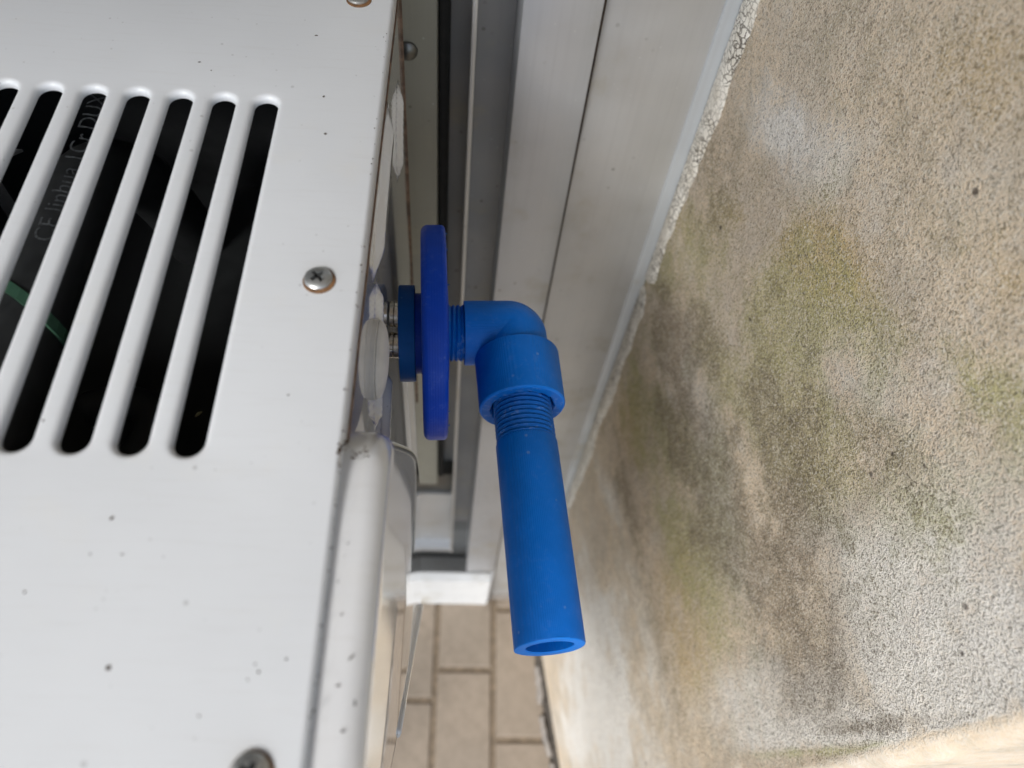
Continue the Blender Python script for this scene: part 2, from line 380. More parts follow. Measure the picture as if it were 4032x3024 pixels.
# ------------------------------------------------------------------ stucco side wall
KW, CW = -0.1394, 0.20705             # wall plane x = CW + KW*y
def wx(y): return CW + KW * y
YF, YC = 0.414, 0.0375                # frame end, outer corner
wn_ = np.array([-1.0, KW, 0.0]); wn_ /= np.linalg.norm(wn_)       # outward normal (towards -x)
zs = np.concatenate([np.linspace(FL, -0.05, 640), np.linspace(-0.045, 1.018, 60)])
ys = np.linspace(YF, YC + 0.008, 210)
ZZ, YY = np.meshgrid(zs, ys, indexing='ij')
def onwall(px, py):
    r = ray(px, py); t = CW / (r[0] - KW * r[1]); return r * t
stain_light = {k: np.zeros_like(ZZ) for k in ("green", "brown", "pale", "ochre")}  # pale mask also paints in sunlight on the lower wall, beside real patches
warp = (fbm(YY, ZZ, 26, 4, 50) - 0.5) * 1.7
def blob(kind, px, py, ax_, ay_, rot, amt):
    c = onwall(px, py); cr, sr = math.cos(math.radians(rot)), math.sin(math.radians(rot))
    e1 = onwall(px + ax_ * cr, py + ax_ * sr) - c; e2 = onwall(px - ay_ * sr, py + ay_ * cr) - c
    A = np.array([[e1[1], e2[1]], [e1[2], e2[2]]]); Ai = np.linalg.inv(A)
    dy, dz = YY - c[1], ZZ - c[2]
    a = Ai[0, 0] * dy + Ai[0, 1] * dz; b = Ai[1, 0] * dy + Ai[1, 1] * dz
    r = np.sqrt(a * a + b * b) + warp
    stain_light[kind] += amt * np.exp(-1.1 * np.maximum(r, 0) ** 2)
for a in [
    ("green", 2750, 950, 260, 160, 60, 0.35), ("green", 3150, 1150, 260, 160, 30, 0.5), ("green", 3120, 1260, 120, 110, 0, 0.55),
    ("green", 2600, 1080, 90, 60, 60, 0.8), ("green", 2950, 1500, 330, 200, 60, 0.6), ("green", 2560, 1650, 260, 90, 80, 0.75),
    ("green", 3250, 1750, 380, 170, 50, 0.45), ("green", 2750, 2250, 420, 130, 80, 0.6), ("green", 3900, 1500, 200, 120, 30, 0.5),
    ("green", 2620, 2050, 250, 60, 75, 0.4), ("green", 3080, 1420, 160, 120, 0, 0.5), ("green", 3250, 2960, 420, 22, -3, 0.9), ("green", 3600, 2100, 300, 200, 30, 0.2),
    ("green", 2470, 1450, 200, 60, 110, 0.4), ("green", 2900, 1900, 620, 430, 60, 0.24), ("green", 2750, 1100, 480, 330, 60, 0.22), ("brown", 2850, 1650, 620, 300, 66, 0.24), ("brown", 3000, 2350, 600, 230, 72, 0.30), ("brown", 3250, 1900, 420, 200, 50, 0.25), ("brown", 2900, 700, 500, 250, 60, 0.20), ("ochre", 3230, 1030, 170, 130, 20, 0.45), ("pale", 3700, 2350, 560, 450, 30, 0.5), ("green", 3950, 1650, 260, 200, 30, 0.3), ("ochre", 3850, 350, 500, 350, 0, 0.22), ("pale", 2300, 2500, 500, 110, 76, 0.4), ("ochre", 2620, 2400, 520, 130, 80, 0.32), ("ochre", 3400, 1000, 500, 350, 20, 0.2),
    ("ochre", 3230, 1040, 150, 110, 20, 0.7), ("ochre", 2900, 860, 130, 90, 30, 0.4), ("ochre", 2480, 1650, 200, 50, 80, 0.55),
    ("ochre", 2700, 2500, 330, 80, 82, 0.5), ("ochre", 4000, 1100, 200, 160, 0, 0.35), ("ochre", 2680, 880, 130, 70, 70, 0.35), ("ochre", 3900, 300, 400, 300, 0, 0.15),
    ("brown", 2680, 1500, 330, 70, 78, 0.85), ("brown", 2760, 1850, 330, 110, 70, 0.8), ("brown", 2850, 1350, 200, 100, 40, 0.35), ("brown", 2900, 1680, 60, 90, 0, 0.55),
    ("brown", 3050, 2200, 380, 130, 70, 0.6), ("brown", 3120, 2500, 330, 110, 75, 0.5), ("brown", 2450, 1900, 320, 40, 78, 0.55),
    ("brown", 2560, 2350, 420, 45, 78, 0.45), ("brown", 2700, 600, 500, 130, 70, 0.30), ("brown", 2640, 1250, 260, 110, 70, 0.45),
    ("brown", 3500, 2850, 420, 25, -6, 0.7), ("brown", 2650, 2700, 350, 60, 80, 0.3), ("brown", 3350, 2700, 260, 40, 50, 0.3), ("brown", 3150, 1500, 200, 130, 30, 0.3), ("brown", 3450, 1750, 200, 130, 50, 0.3),
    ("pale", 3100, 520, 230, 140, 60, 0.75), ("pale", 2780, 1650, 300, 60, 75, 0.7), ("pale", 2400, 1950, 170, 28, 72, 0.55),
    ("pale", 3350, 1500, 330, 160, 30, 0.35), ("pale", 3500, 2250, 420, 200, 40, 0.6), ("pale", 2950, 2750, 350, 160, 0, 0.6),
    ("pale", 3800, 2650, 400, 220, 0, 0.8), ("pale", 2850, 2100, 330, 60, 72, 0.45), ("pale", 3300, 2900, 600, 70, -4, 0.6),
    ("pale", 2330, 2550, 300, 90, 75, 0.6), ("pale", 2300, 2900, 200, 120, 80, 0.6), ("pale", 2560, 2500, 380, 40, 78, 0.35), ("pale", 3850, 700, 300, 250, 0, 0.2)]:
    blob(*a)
n1 = fbm(YY, ZZ, 60, 4, 3); n2 = fbm(YY, ZZ, 35, 4, 9); n3 = fbm(YY, ZZ, 8, 3, 21)
stain_light["green"] = np.clip(1.2 * stain_light["green"] * (0.5 + n1) + 0.10 * (n2 > 0.56), 0, 1)
stain_light["brown"] = np.clip(1.15 * stain_light["brown"] * (0.45 + 1.1 * n2) + 0.5 * np.clip(n3 - 0.55, 0, 1), 0, 0.9)
stain_light["pale"] = np.clip(1.3 * stain_light["pale"] * (0.5 + n1), 0, 1); stain_light["ochre"] = np.clip(1.4 * stain_light["ochre"] * (0.5 + n2), 0, 1)
edge = np.clip((0.10 - (YY - YC)) / 0.10, 0, 1)
smooth_a = np.clip((-1.02 - ZZ) / 0.25, 0, 1) * 0.75
disp = 0.0035 * (fbm(YY, ZZ, 9, 2, 31) - 0.5) + 0.0014 * (fbm(YY, ZZ, 90, 3, 41) - 0.5) * (1 - smooth_a)
r_c = np.clip((YC + 0.012 - YY) / 0.012, 0, 1)              # soft rounding at the outer corner
disp -= 0.0
XX = wx(YY) + wn_[0] * disp; YD = YY + wn_[1] * disp
ny = len(ys); nz = len(zs)
V = np.stack([XX, YD, ZZ], -1).reshape(-1, 3).tolist()
F = []
for i in range(nz - 1):
    b0 = i * ny
    F += [(b0 + j, b0 + j + 1, b0 + ny + j + 1, b0 + ny + j) for j in range(ny - 1)]
A = {k: v.reshape(-1).tolist() for k, v in stain_light.items()}; A["smooth"] = smooth_a.reshape(-1).tolist()
# rounded outer corner, front face and back closing faces
last = [i * ny + ny - 1 for i in range(nz)]
prev = last
R_ = 0.010
c0 = np.array([wx(YC + 0.008), YC + 0.008])
for q in range(1, 9):
    t = q / 8 * (math.pi / 2)
    cx, cy = c0[0] + R_ * (1 - math.cos(t)) * 1.0, c0[1] - R_ * math.sin(t)
    cur = []
    for i in range(nz):
        wob = 0.0012 * (vnoise(np.array([zs[i] * 60]), np.array([q * 0.3]), 5)[0] - 0.5)
        cur.append(len(V)); V.append((cx, cy + wob, zs[i]))
        for k in A: A[k].append((0.25 if k == "pale" else 0.0) if k != "smooth" else min(1, q / 3))
    F += [(prev[i], cur[i], cur[i + 1], prev[i + 1]) for i in range(nz - 1)]
    prev = cur
for xx, yy in ((1.3, c0[1] - R_), (1.3, YF)):
    cur = []
    for i in range(nz):
        cur.append(len(V)); V.append((xx, yy, zs[i]))
        for k in A: A[k].append(1.0 if k == "smooth" else 0.0)
    F += [(prev[i], cur[i], cur[i + 1], prev[i + 1]) for i in range(nz - 1)]
    prev = cur
F += [(prev[i], i * ny, (i + 1) * ny, prev[i + 1]) for i in range(nz - 1)]
stucco = thing("stucco_wall", "rough beige stucco side wall stained green and brown, ending at a rounded corner", "wall", (0.6, 0.22, FL))
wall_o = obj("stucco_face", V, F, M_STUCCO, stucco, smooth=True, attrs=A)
# grimy joint along the foot of the wall with pale smears of residue
def strip(name, pts, prof, mat, parent, jit=0.0, seed=0):
    r_ = np.random.default_rng(seed); V, F = [], []; m = len(prof)
    for i, p in enumerate(pts):
        for (a, b) in prof:
            V.append((p[0] + a + r_.normal(0, jit), p[1] + r_.normal(0, jit), p[2] + b + abs(r_.normal(0, jit)) * 0.5))
    for i in range(len(pts) - 1):
        F += [(i * m + j, i * m + j + 1, (i + 1) * m + j + 1, (i + 1) * m + j) for j in range(m - 1)]
    F.append(list(range(m))); F.append(list(range((len(pts) - 1) * m, len(pts) * m)))
    return obj(name, V, F, mat, parent, smooth=True)
base_pts = [(wx(y) - 0.001, y, FL) for y in np.linspace(0.40, YC - 0.01, 60)]
strip("mortar_joint", base_pts, [(0.004, 0.014), (-0.002, 0.010), (-0.007, 0.004), (-0.012, -0.003)], M_JOINT, stucco, 0.0012, 3)
for (ya, yb, sd_, wd) in ((0.285, 0.225, 5, 0.010), (0.205, 0.145, 6, 0.008), (0.135, 0.11, 7, 0.006)):
    pts = [(wx(y) - 0.012 - 0.003 * math.sin(40 * y), y, FL + 0.002) for y in np.linspace(ya, yb, 16)]
    strip("mortar_smear", pts, [(wd * 0.5, 0.0), (wd * 0.25, 0.006), (-wd * 0.25, 0.005), (-wd * 0.6, -0.003)], M_RESIDUE, stucco, 0.0009, sd_)

# ------------------------------------------------------------------ aluminium door frame
YA, YB, YCH, YS = 0.404, 0.397, 0.444, 0.390
door = thing("sliding_door", "weathered aluminium sliding door frame with stepped jamb profiles and bottom track", "door", (-0.3, 0.43, FL))
ZT = 1.0
xj = ony(2290, 450, YA)[0]                       # joint between outer trim and jamb
def X(px, py, Y): return float(ony(px, py, Y)[0])
def Zp(px, py, Y): return float(ony(px, py, Y)[2])
box("outer_trim", xj + 0.0012, 0.1535, YA, YA + 0.05, FL, ZT, M_ALU, door, 0.0008)
clean_x = 0.1405
box("clean_edge", clean_x, 0.1545, YA - 0.0016, YA + 0.04, FL + 0.002, ZT - 0.002, M_CLEAN, door, 0.0006)
xb0, xb1 = X(2016, 450, YB), xj - 0.0004
zb = Zp(1815, 2250, YB)
box("jamb", xb0, xb1, YB, YCH + 0.02, zb, ZT, M_ALU2, door, 0.0012)
box("jamb_groove", xb1 - 0.0009, xj + 0.0018, YB + 0.006, YA + 0.03, zb + 0.001, ZT - 0.003, M_SEAM, door)
xf0, xf1 = X(1843, 450, 0.393), X(1862, 450, 0.393)
zf = Zp(1758, 2158, 0.400)
box("track_fin", xf0, xf1, 0.393, YCH + 0.004, zf, ZT - 0.004, M_ALU, door, 0.0008)
xg0, xg1 = X(1724, 450, 0.418), X(1766, 450, 0.418)
zgl = Zp(1690, 1885, 0.418)
box("channel_floor", xg1 - 0.002, xb0 + 0.003, YCH, YCH + 0.02, zf, ZT - 0.006, M_GRIMY_SHADE, door)
box("gasket", xg0 + 0.0006, xg1, 0.421, YCH + 0.01, zgl, ZT - 0.008, M_GASKET, door, 0.0015)
stile = box("sash_stile", -0.075, xg0, 0.410, 0.440, zgl, ZT - 0.01, M_CREAM, door, 0.0015)
pane = box("glass_pane", -1.1, -0.0755, 0.420, 0.426, zgl, ZT - 0.012, M_GASKET, door)
# bottom rail, lip and track
zr1, zr0 = Zp(1690, 1945, 0.420), Zp(1690, 2128, 0.420)
box("rail_bead", -1.1, xf0 - 0.0006, 0.424, 0.446, zr1 - 0.001, zgl + 0.001, M_DARKSCREW, door, 0.001)
box("bottom_rail", -1.1, xf0 - 0.0004, 0.420, 0.445, zr0, zr1 - 0.0015, M_ALU, door, 0.0012)
box("rail_lip", -1.1, xf0 - 0.0002, 0.405, 0.443, Zp(1690, 2160, 0.405), zr0 - 0.0008, M_ALU2, door, 0.001)
zs_low = Zp(1700, 2258, YS + 0.012) - 0.075
zt1 = Zp(1690, 2160, 0.405); zt0 = Zp(1690, 2245, 0.440)
tb = box("track_back", -1.1, xb0 + 0.008, 0.455, 0.4735, zs_low + 0.001, zt1 + 0.05, M_TRACK_SHADE, door)
hole_c = ony(1705, 2212, 0.4548)
hl = lathe("drain_hole", hole_c + np.array([0, -0.0004, 0]), (0, 1, 0), [(0, 0.0001), (0, 0.008), (0.0003, 0.0085)], M_HOLE, door, 20)
zs1 = Zp(1700, 2258, YS + 0.012); zs2 = Zp(1700, 2288, YS)
xs1 = xj - 0.004
Vs = []
prof = [(0.4745, zs1 - 0.075), (YS + 0.016, zs1 - 0.075), (YS + 0.015, zs1 - 0.0005), (YS + 0.012, zs1), (YS, zs2), (YS, FL + 0.0), (0.4745, FL + 0.0)]
for xx in (-1.1, xs1):
    for (yy, zz) in prof: Vs.append((xx, yy, zz))
NP = len(prof)
Fs = [(i, (i + 1) % NP, NP + (i + 1) % NP, NP + i) for i in range(NP)] + [list(range(NP)), list(range(NP, 2 * NP))]
obj("sill", Vs, Fs, M_SILL_LIT, door)
box("corner_block", xs1 + 0.0006, xj + 0.0008, YS + 0.006, YA + 0.05, FL, zb - 0.0006, M_ALU2, door, 0.0008)
box("sill_end", xj + 0.002, xj + 0.070, YS + 0.010, YA - 0.0005, FL, FL + 0.020, M_RESIDUE, door, 0.004)
# a round screw cap on the stile near the cabinet's rear edge
sc_c = ony(1604, 200, 0.4095)
lathe("screw_cap", sc_c, (0, -1, 0), [(-0.001, 0.0062), (0.001, 0.006), (0.0028, 0.004), (0.0034, 0.0002)], M_DARKSCREW, door, 32)
# cracked sealant bead between trim and stucco
def caulk(za, zb2, seed):
    r_ = np.random.default_rng(seed); V, F = [], []; m = 7
    n = int((zb2 - za) / 0.002) + 2
    zz = np.linspace(za, zb2, n)
    wv = 0.0165 + 0.0045 * (vnoise(zz * 35, zz * 0, 61) - 0.3) + 0.0016 * (vnoise(zz * 160, zz * 0, 62) - 0.5)
    taper = np.clip(np.minimum((zb2 - zz), (zz - za)) / 0.012, 0.15, 1)
    for i, z in enumerate(zz):
        wdt = wv[i] * (0.6 + 0.4 * taper[i])
        p0 = np.array([0.1505 - 0.0015, YA - 0.0022]); y1 = YA - wdt - 0.002; p1 = np.array([wx(y1) + 0.0006, y1])
        for k in range(m):
            t = k / (m - 1); p = p0 * (1 - t) + p1 * t
            bul = 0.0022 * math.sin(math.pi * t) * taper[i]
            nrm = np.array([-0.86, -0.5]); q = p + nrm * (bul + r_.normal(0, 0.00012))
            V.append((q[0], q[1], z))
        V.append((0.158, YA + 0.004, z)); 
    m1 = m + 1
    for i in range(n - 1):
        F += [(i * m1 + j, i * m1 + j + 1, (i + 1) * m1 + j + 1, (i + 1) * m1 + j) for j in range(m1 - 1)]
    F.append(list(range(m1))); F.append(list(range((n - 1) * m1, n * m1)))
    return obj("sealant_bead", V, F, M_CAULK, door, smooth=True)
zga, zgb = float(onwall(2540, 1060)[2]), float(onwall(2533, 1100)[2])
caulk(FL + 0.003, zgb - 0.002, 71); caulk(zga, 0.95, 72)

# house wall above and beside the door (out of frame, shades the scene)
hw = box("house_wall", -2.6, 1.3, 0.475, 0.70, FL, 1.018, M_HOUSE)
tag(hw, "plain rendered house wall carrying the aluminium sliding door frame", "wall")

# unseen balcony slab, added overhead to block zenith sky
cl = box("added_sky_slab", -2.6, 2.0, -0.90, 0.72, 1.02, 1.14, M_CEIL)
tag(cl, "unseen balcony slab added to block sky above the tiled floor and door", "ceiling")

# ------------------------------------------------------------------ white cabinet
ZL = -0.215
XE, YBK, YFR = -0.0330, 0.357, -0.10
XL = -0.62
ZB = -0.63
cab = thing("equipment_cabinet", "white painted metal cabinet with slotted top, rusty screws and glossy side", "cabinet", (-0.33, 0.11, ZB))
slots = []
PITCH, SW = 0.01630, 0.0092
for i in range(12): slots.append(-0.0776 - PITCH * i)
SY0, SY1 = 0.1020, 0.2575
def stadium(cx, r, n=14, grow=0.0):
    rr = r + grow; pts = []
    for k in range(n + 1):
        a = math.pi * k / n; pts.append((cx + rr * math.cos(a), SY1 - r + rr * math.sin(a)))
    for k in range(n + 1):
        a = math.pi + math.pi * k / n; pts.append((cx + rr * math.cos(a), SY0 + r + rr * math.sin(a)))
    return pts
def make_lid():
    bm = bmesh.new(); edges = []
    def loop(pts, z):
        vs = [bm.verts.new((x, y, z)) for x, y in pts]
        return vs
    xe = XE - 0.0016
    rect = [(XL, YFR)] + [(x, YFR) for x in np.linspace(XL, xe, 8)[1:]] + [(xe, y) for y in np.linspace(YFR, YBK, 20)[1:]] + [(XL, YBK)]
    rv = loop(rect, ZL)
    for i in range(len(rv)): edges.append(bm.edges.new((rv[i], rv[(i + 1) % len(rv)])))
    rings = []
    lip = [(0.0025, 0.0), (0.0018, -0.00006), (0.0012, -0.00026), (0.0007, -0.00060), (0.0003, -0.0011), (0.0001, -0.0017), (0.0, -0.0025), (0.0001, -0.0033)]
    for cx in slots:
        vs0 = loop(stadium(cx, SW / 2, grow=lip[0][0]), ZL)
        for i in range(len(vs0)): edges.append(bm.edges.new((vs0[i], vs0[(i + 1) % len(vs0)])))
        rings.append((cx, vs0))
    bmesh.ops.triangle_fill(bm, use_beauty=True, use_dissolve=False, edges=edges)
    # drop faces that fell inside a slot
    kill = []
    for f in bm.faces:
        c = f.calc_center_median()
        for cx in slots:
            if abs(c.x - cx) < SW / 2 and SY0 < c.y < SY1: kill.append(f); break
    bmesh.ops.delete(bm, geom=kill, context='FACES_ONLY')
    for cx, vs0 in rings:
        prev = vs0
        for gq, dz in lip[1:]:
            cur = loop(stadium(cx, SW / 2, grow=gq), ZL + dz); n = len(cur)
            for i in range(n): bm.faces.new((prev[i], prev[(i + 1) % n], cur[(i + 1) % n], cur[i]))
            prev = cur
    # rolled right and front edge
    right = [v for v in rv if abs(v.co.x - xe) < 1e-6]; right.sort(key=lambda v: v.co.y)
    prev = right
    for dx, dz in ((0.0008, -0.0002), (0.0013, -0.0007), (0.0016, -0.0016), (0.0016, -0.0090), (0.0006, -0.0094)):
        cur = [bm.verts.new((xe + dx, v.co.y, ZL + dz)) for v in right]
        for i in range(len(cur) - 1): bm.faces.new((prev[i], prev[i + 1], cur[i + 1], cur[i]))
        prev = cur
    bmesh.ops.recalc_face_normals(bm, faces=bm.faces)
    me = bpy.data.meshes.new("top_panel")
    c = Vector(((XL + XE) / 2, (YFR + YBK) / 2, ZL + ZC))
    for v in bm.verts: v.co = v.co + Vector((0, 0, ZC)) - c
    up = sum(f.normal.z * f.calc_area() for f in bm.faces)
    if up < 0: bmesh.ops.reverse_faces(bm, faces=bm.faces)
    bm.to_mesh(me); bm.free()
    return _link("top_panel", me, c, M_TOP, cab, True)
lid = make_lid()
# dark seam under the rolled edge
box("edge_seam", XE - 0.003, XE + 0.0006, YFR + 0.002, YBK - 0.0005, ZL - 0.0106, ZL - 0.0090, M_EDGE, cab)
# side panel with embossed relief (height field over y, z)
def side_panel():
    yv = np.linspace(YFR + 0.001, YBK, 230); zv = np.linspace(ZL - 0.010, ZB, 250)
    Yg, Zg = np.meshgrid(yv, zv, indexing='ij')
    H = 0.0006 * (fbm(Yg, Zg, 14, 2, 90) - 0.5)
    def rib(ya, za, yb, zb_, half, h, taper=0.02):
        nonlocal H
        L = math.hypot(yb - ya, zb_ - za); ty, tz = (yb - ya) / L, (zb_ - za) / L
        s_ = (Yg - ya) * ty + (Zg - za) * tz; q = np.abs(-(Yg - ya) * tz + (Zg - za) * ty)
        endw = np.clip(np.minimum(s_, L - s_) / taper, 0, 1)
        k = np.clip(1 - q / np.maximum(half * (0.25 + 0.75 * endw), 1e-5), 0, 1) * (s_ > 0) * (s_ < L)
        H = np.maximum(H, h * np.minimum(1, k * 1.8) * np.minimum(1, endw * 2))
    rib(0.286, -0.240, 0.196, -0.250, 0.0085, 0.0035, 0.03)
    rib(0.332, -0.262, 0.306, -0.305, 0.0075, 0.0030, 0.02)
    rib(0.205, -0.262, 0.163, -0.310, 0.0050, 0.0030, 0.012)
    rib(0.205, -0.330, 0.160, -0.352, 0.0090, 0.0036, 0.012)
    rib(0.300, -0.420, 0.300, -0.660, 0.0120, 0.0040, 0.03)
    V = np.stack([np.full_like(Yg, XE - 0.0008) + H, Yg, Zg], -1).reshape(-1, 3).tolist()
    n2 = len(zv); F = []
    for i in range(len(yv) - 1):
        F += [(i * n2 + j, i * n2 + j + 1, (i + 1) * n2 + j + 1, (i + 1) * n2 + j) for j in range(n2 - 1)]
    return obj("side_panel", V, F, M_SIDE, cab, smooth=True)
side_panel()
box("rear_edge", XE - 0.004, XE + 0.0004, YBK + 0.0004, YBK + 0.0014, ZB, ZL - 0.010, M_EDGE, cab)
# other faces of the body: rear, front, left, bottom (sheet thickness 1 mm)
box("rear_panel", XL, XE - 0.005, YBK - 0.0012, YBK - 0.0002, ZB, ZL - 0.011, M_SIDE, cab)
box("front_panel", XL, XE - 0.005, YFR + 0.0002, YFR + 0.0012, ZB, ZL - 0.011, M_SIDE, cab)
box("left_panel", XL + 0.0002, XL + 0.0012, YFR + 0.002, YBK - 0.002, ZB, ZL - 0.002, M_SIDE, cab)
box("bottom_panel", XL + 0.002, XE - 0.005, YFR + 0.002, YBK - 0.002, ZB + 0.0005, ZB + 0.0015, M_SIDE, cab)
# dark liner inside
box("liner_right", XE - 0.0080, XE - 0.0068, YFR + 0.004, YBK - 0.004, ZB + 0.003, ZL - 0.008, M_BLACKIN, cab)
box("liner_rear", XL + 0.004, XE - 0.009, YBK - 0.006, YBK - 0.005, ZB + 0.003, ZL - 0.0062, M_BLACKIN, cab)
box("liner_front", XL + 0.004, XE - 0.009, YFR + 0.004, YFR + 0.005, ZB + 0.003, ZL - 0.0062, M_BLACKIN, cab)
box("liner_left", XL + 0.003, XL + 0.0038, YFR + 0.006, YBK - 0.007, ZB + 0.003, ZL - 0.0062, M_BLACKIN, cab)
zsh = -0.36
box("inner_shelf", XL + 0.006, XE - 0.010, YFR + 0.006, float(onz(500, 590, zsh)[1]), zsh - 0.012, zsh, M_GREYIN, cab)
box("inner_floor", XL + 0.006, XE - 0.010, YFR + 0.006, YBK - 0.008, -0.52, -0.515, M_BLACKIN, cab)
# service cover with rounded edges on the front half of the side
def cover():
    P = [(0.092, -0.2185), (0.117, -0.2230), (0.128, -0.250), (0.196, -0.395), (0.207, -0.45), (0.176, -0.60), (0.158, -0.612), (-0.020, -0.260), (-0.040, -0.2185)]
    def chaikin(p):
        o = []
        for i in range(len(p)):
            a, b = np.array(p[i]), np.array(p[(i + 1) % len(p)]); o += [a * .75 + b * .25, a * .25 + b * .75]
        return o
    P = [np.array(p) for p in P]
    Q = []
    for i in range(len(P)):            # pre-split so rounding stays local
        a, b = P[i], P[(i + 1) % len(P)]; L = np.linalg.norm(b - a); r = min(0.012, L * 0.3) / L
        Q += [a * (1 - r) + b * r, a * r + b * (1 - r)]
    for _ in range(3): Q = chaikin(Q)
    Q = np.array(Q); n = len(Q)
    T = np.roll(Q, -1, 0) - np.roll(Q, 1, 0); T /= np.linalg.norm(T, axis=1)[:, None]
    N = np.stack([T[:, 1], -T[:, 0]], 1)
    ctr = Q.mean(0)
    if np.mean(np.sum(N * (Q - ctr), 1)) < 0: N = -N
    xo, xb = -0.0192, -0.0316; r = 0.0068
    rings = [(0.0006, xb - 0.004), (0.0, xb), (0.0, xo - r)]
    for k in range(1, 9):
        t = k / 8 * math.pi / 2; rings.append((r * (1 - math.cos(t)), xo - r + r * math.sin(t)))
    V, F = [], []
    for dd, xx in rings:
        for q, nn in zip(Q, N):
            p = q - nn * dd; V.append((xx, p[0], p[1]))
    m = len(rings)
    for i in range(m - 1): F += [(i * n + j, i * n + (j + 1) % n, (i + 1) * n + (j + 1) % n, (i + 1) * n + j) for j in range(n)]
    F.append(list(range((m - 1) * n, m * n)))
    o = obj("service_cover", V, F, M_COVER, cab, auto=0.5)
    # bead along the lower rim
    low = [(q - nn * 0.009) for q, nn in zip(Q, N) if q[1] < -0.37 and q[0] < 0.165 and q[0] > 0.032]
    if len(low) > 3:
        pts = [(xo - 0.001, p[0], p[1]) for p in low]
        Vb, Fb = tube_geo(pts, 0.0026, 10); obj("rim_bead", Vb, Fb, M_COVER, cab, smooth=True)
    return o
cover()
box("cover_gap", XE + 0.0004, XE + 0.0016, YFR + 0.004, 0.105, ZL - 0.012, ZL - 0.0062, M_SEAM, cab)
# oval rubber plug on the side
pc = onx(1478, 1415, XE)
Vp, Fp = [], []
seg = 48; prof = [(1.0, 0.0), (1.0, 0.0018), (0.95, 0.0022), (0.97, 0.0025), (0.95, 0.0034), (0.86, 0.0045), (0.7, 0.0054), (0.45, 0.0061), (0.0, 0.0064)]
for (k, hx) in prof:
    for j in range(seg):
        t = 2 * math.pi * j / seg
        Vp.append((XE - 0.001 + hx, pc[1] + 0.0195 * k * math.cos(t) * 0.86 + 0.009 * k * math.sin(t) * 0.2, pc[2] + 0.014 * k * math.sin(t)))
for i in range(len(prof) - 1): Fp += [(i * seg + j, i * seg + (j + 1) % seg, (i + 1) * seg + (j + 1) % seg, (i + 1) * seg + j) for j in range(seg)]
obj("plug", Vp, Fp, M_PLUG, cab, auto=0.8)
# screws
def screw(x, y, rot, name="screw"):
    c = np.array([x, y, ZL]); R0 = 0.0047
    # recessed cross via modulated dome
    nr, nt = 22, 96; V, F = [], []
    for i in range(nr + 1):
        r = R0 * i / nr
        for j in range(nt):
            t = 2 * math.pi * j / nt
            z = 0.0024 * math.sqrt(max(0, 1 - (r / R0) ** 2 * 0.86)) + 0.0003
            a = t - rot; px_, py_ = r * math.cos(a), r * math.sin(a)
            arm = min(abs(px_), abs(py_))
            if max(abs(px_), abs(py_)) < 0.0025 and arm < 0.00070: z -= 0.0019
            V.append((c[0] + r * math.cos(t), c[1] + r * math.sin(t), c[2] + z))
    for i in range(nr): F += [(i * nt + j, i * nt + (j + 1) % nt, (i + 1) * nt + (j + 1) % nt, (i + 1) * nt + j) for j in range(nt)]
    b0 = len(V)
    for j in range(nt):
        t = 2 * math.pi * j / nt; V.append((c[0] + R0 * math.cos(t), c[1] + R0 * math.sin(t), c[2] - 0.0005))
    F += [(nr * nt + j, nr * nt + (j + 1) % nt, b0 + (j + 1) % nt, b0 + j) for j in range(nt)]
    s_ = obj(name, V, F, M_SCREW, cab, auto=0.5)
    s_.data.materials.append(M_HOLE)  # cross faces coloured dark to paint the shade inside the recess
    for p in s_.data.polygons:
        q = p.center; a = math.atan2(q.y, q.x) - rot; rr = math.hypot(q.x, q.y); px_, py_ = rr * math.cos(a), rr * math.sin(a)
        if max(abs(px_), abs(py_)) < 0.0024 and min(abs(px_), abs(py_)) < 0.00060: p.material_index = 1
    Vw, Fw = lathe_geo((x + 0.0003, y - 0.0003, ZL - 0.0004), (0, 0, 1), [(0, 0.0056), (0.0008, 0.0054), (0.0011, 0.0046), (0.0011, 0.0030)], 48)
    wsh = obj("rust_washer", Vw, Fw, M_RUST, None, auto=0.6); sub(wsh, s_)
    return s_
screw(-0.0471, 0.1682, 0.75); 
p_ = onz(1411, -2, ZL); screw(p_[0], p_[1], 0.35)
p_ = onz(985, 3046, ZL); screw(p_[0], p_[1], 1.1)
# flecks of grime on the top panel and the cover's shoulder
def flecks(name, spots, z, parent, seed):
    r_ = np.random.default_rng(seed); V, F = [], []
    for (px, py, size, elong, rot) in spots:
        c = onz(px, py, z); n = 9; b = len(V); sc = size * 0.00009
        rad = [sc * r_.uniform(0.6, 1.25) for _ in range(n)]
        cr_, sr_ = math.cos(rot), math.sin(rot)
        for zz, k in ((z + 0.00002, 1.0), (z + 0.00022, 0.7)):
            for j in range(n):
                t = 2 * math.pi * j / n; a, e = rad[j] * k * elong * math.cos(t), rad[j] * k / elong * math.sin(t)
                V.append((c[0] + a * cr_ - e * sr_, c[1] + a * sr_ + e * cr_, zz))
        F += [(b + j, b + (j + 1) % n, b + n + (j + 1) % n, b + n + j) for j in range(n)] + [[b + n + j for j in range(n)]]
    o = obj(name, V, F, M_SEAM, parent); o["kind"] = "stuff"; return o
r_ = np.random.default_rng(33)
sp = [(428, 2628, 8, 1.1, 0.3), (440, 2040, 6, 1.2, 0.6), (355, 2182, 3, 1, 0), (480, 2183, 3, 1.8, 0.1), (1275, 380, 6, 1.2, 1), (1282, 527, 7, 1, 0), (1246, 140, 6, 1.4, 0), (97, 2330, 4, 1, 0), (975, 2677, 3, 1, 0), (1018, 2645, 4, 1, 1), (1005, 2615, 3, 1, 0), (1128, 2595, 4, 1.3, 0.4), (784, 2820, 3, 1, 0), (785, 245, 5, 1.3, 0.2), (832, 278, 3, 1, 0), (1135, 1555, 4, 1.2, 0), (170, 1655, 4, 1, 0)]
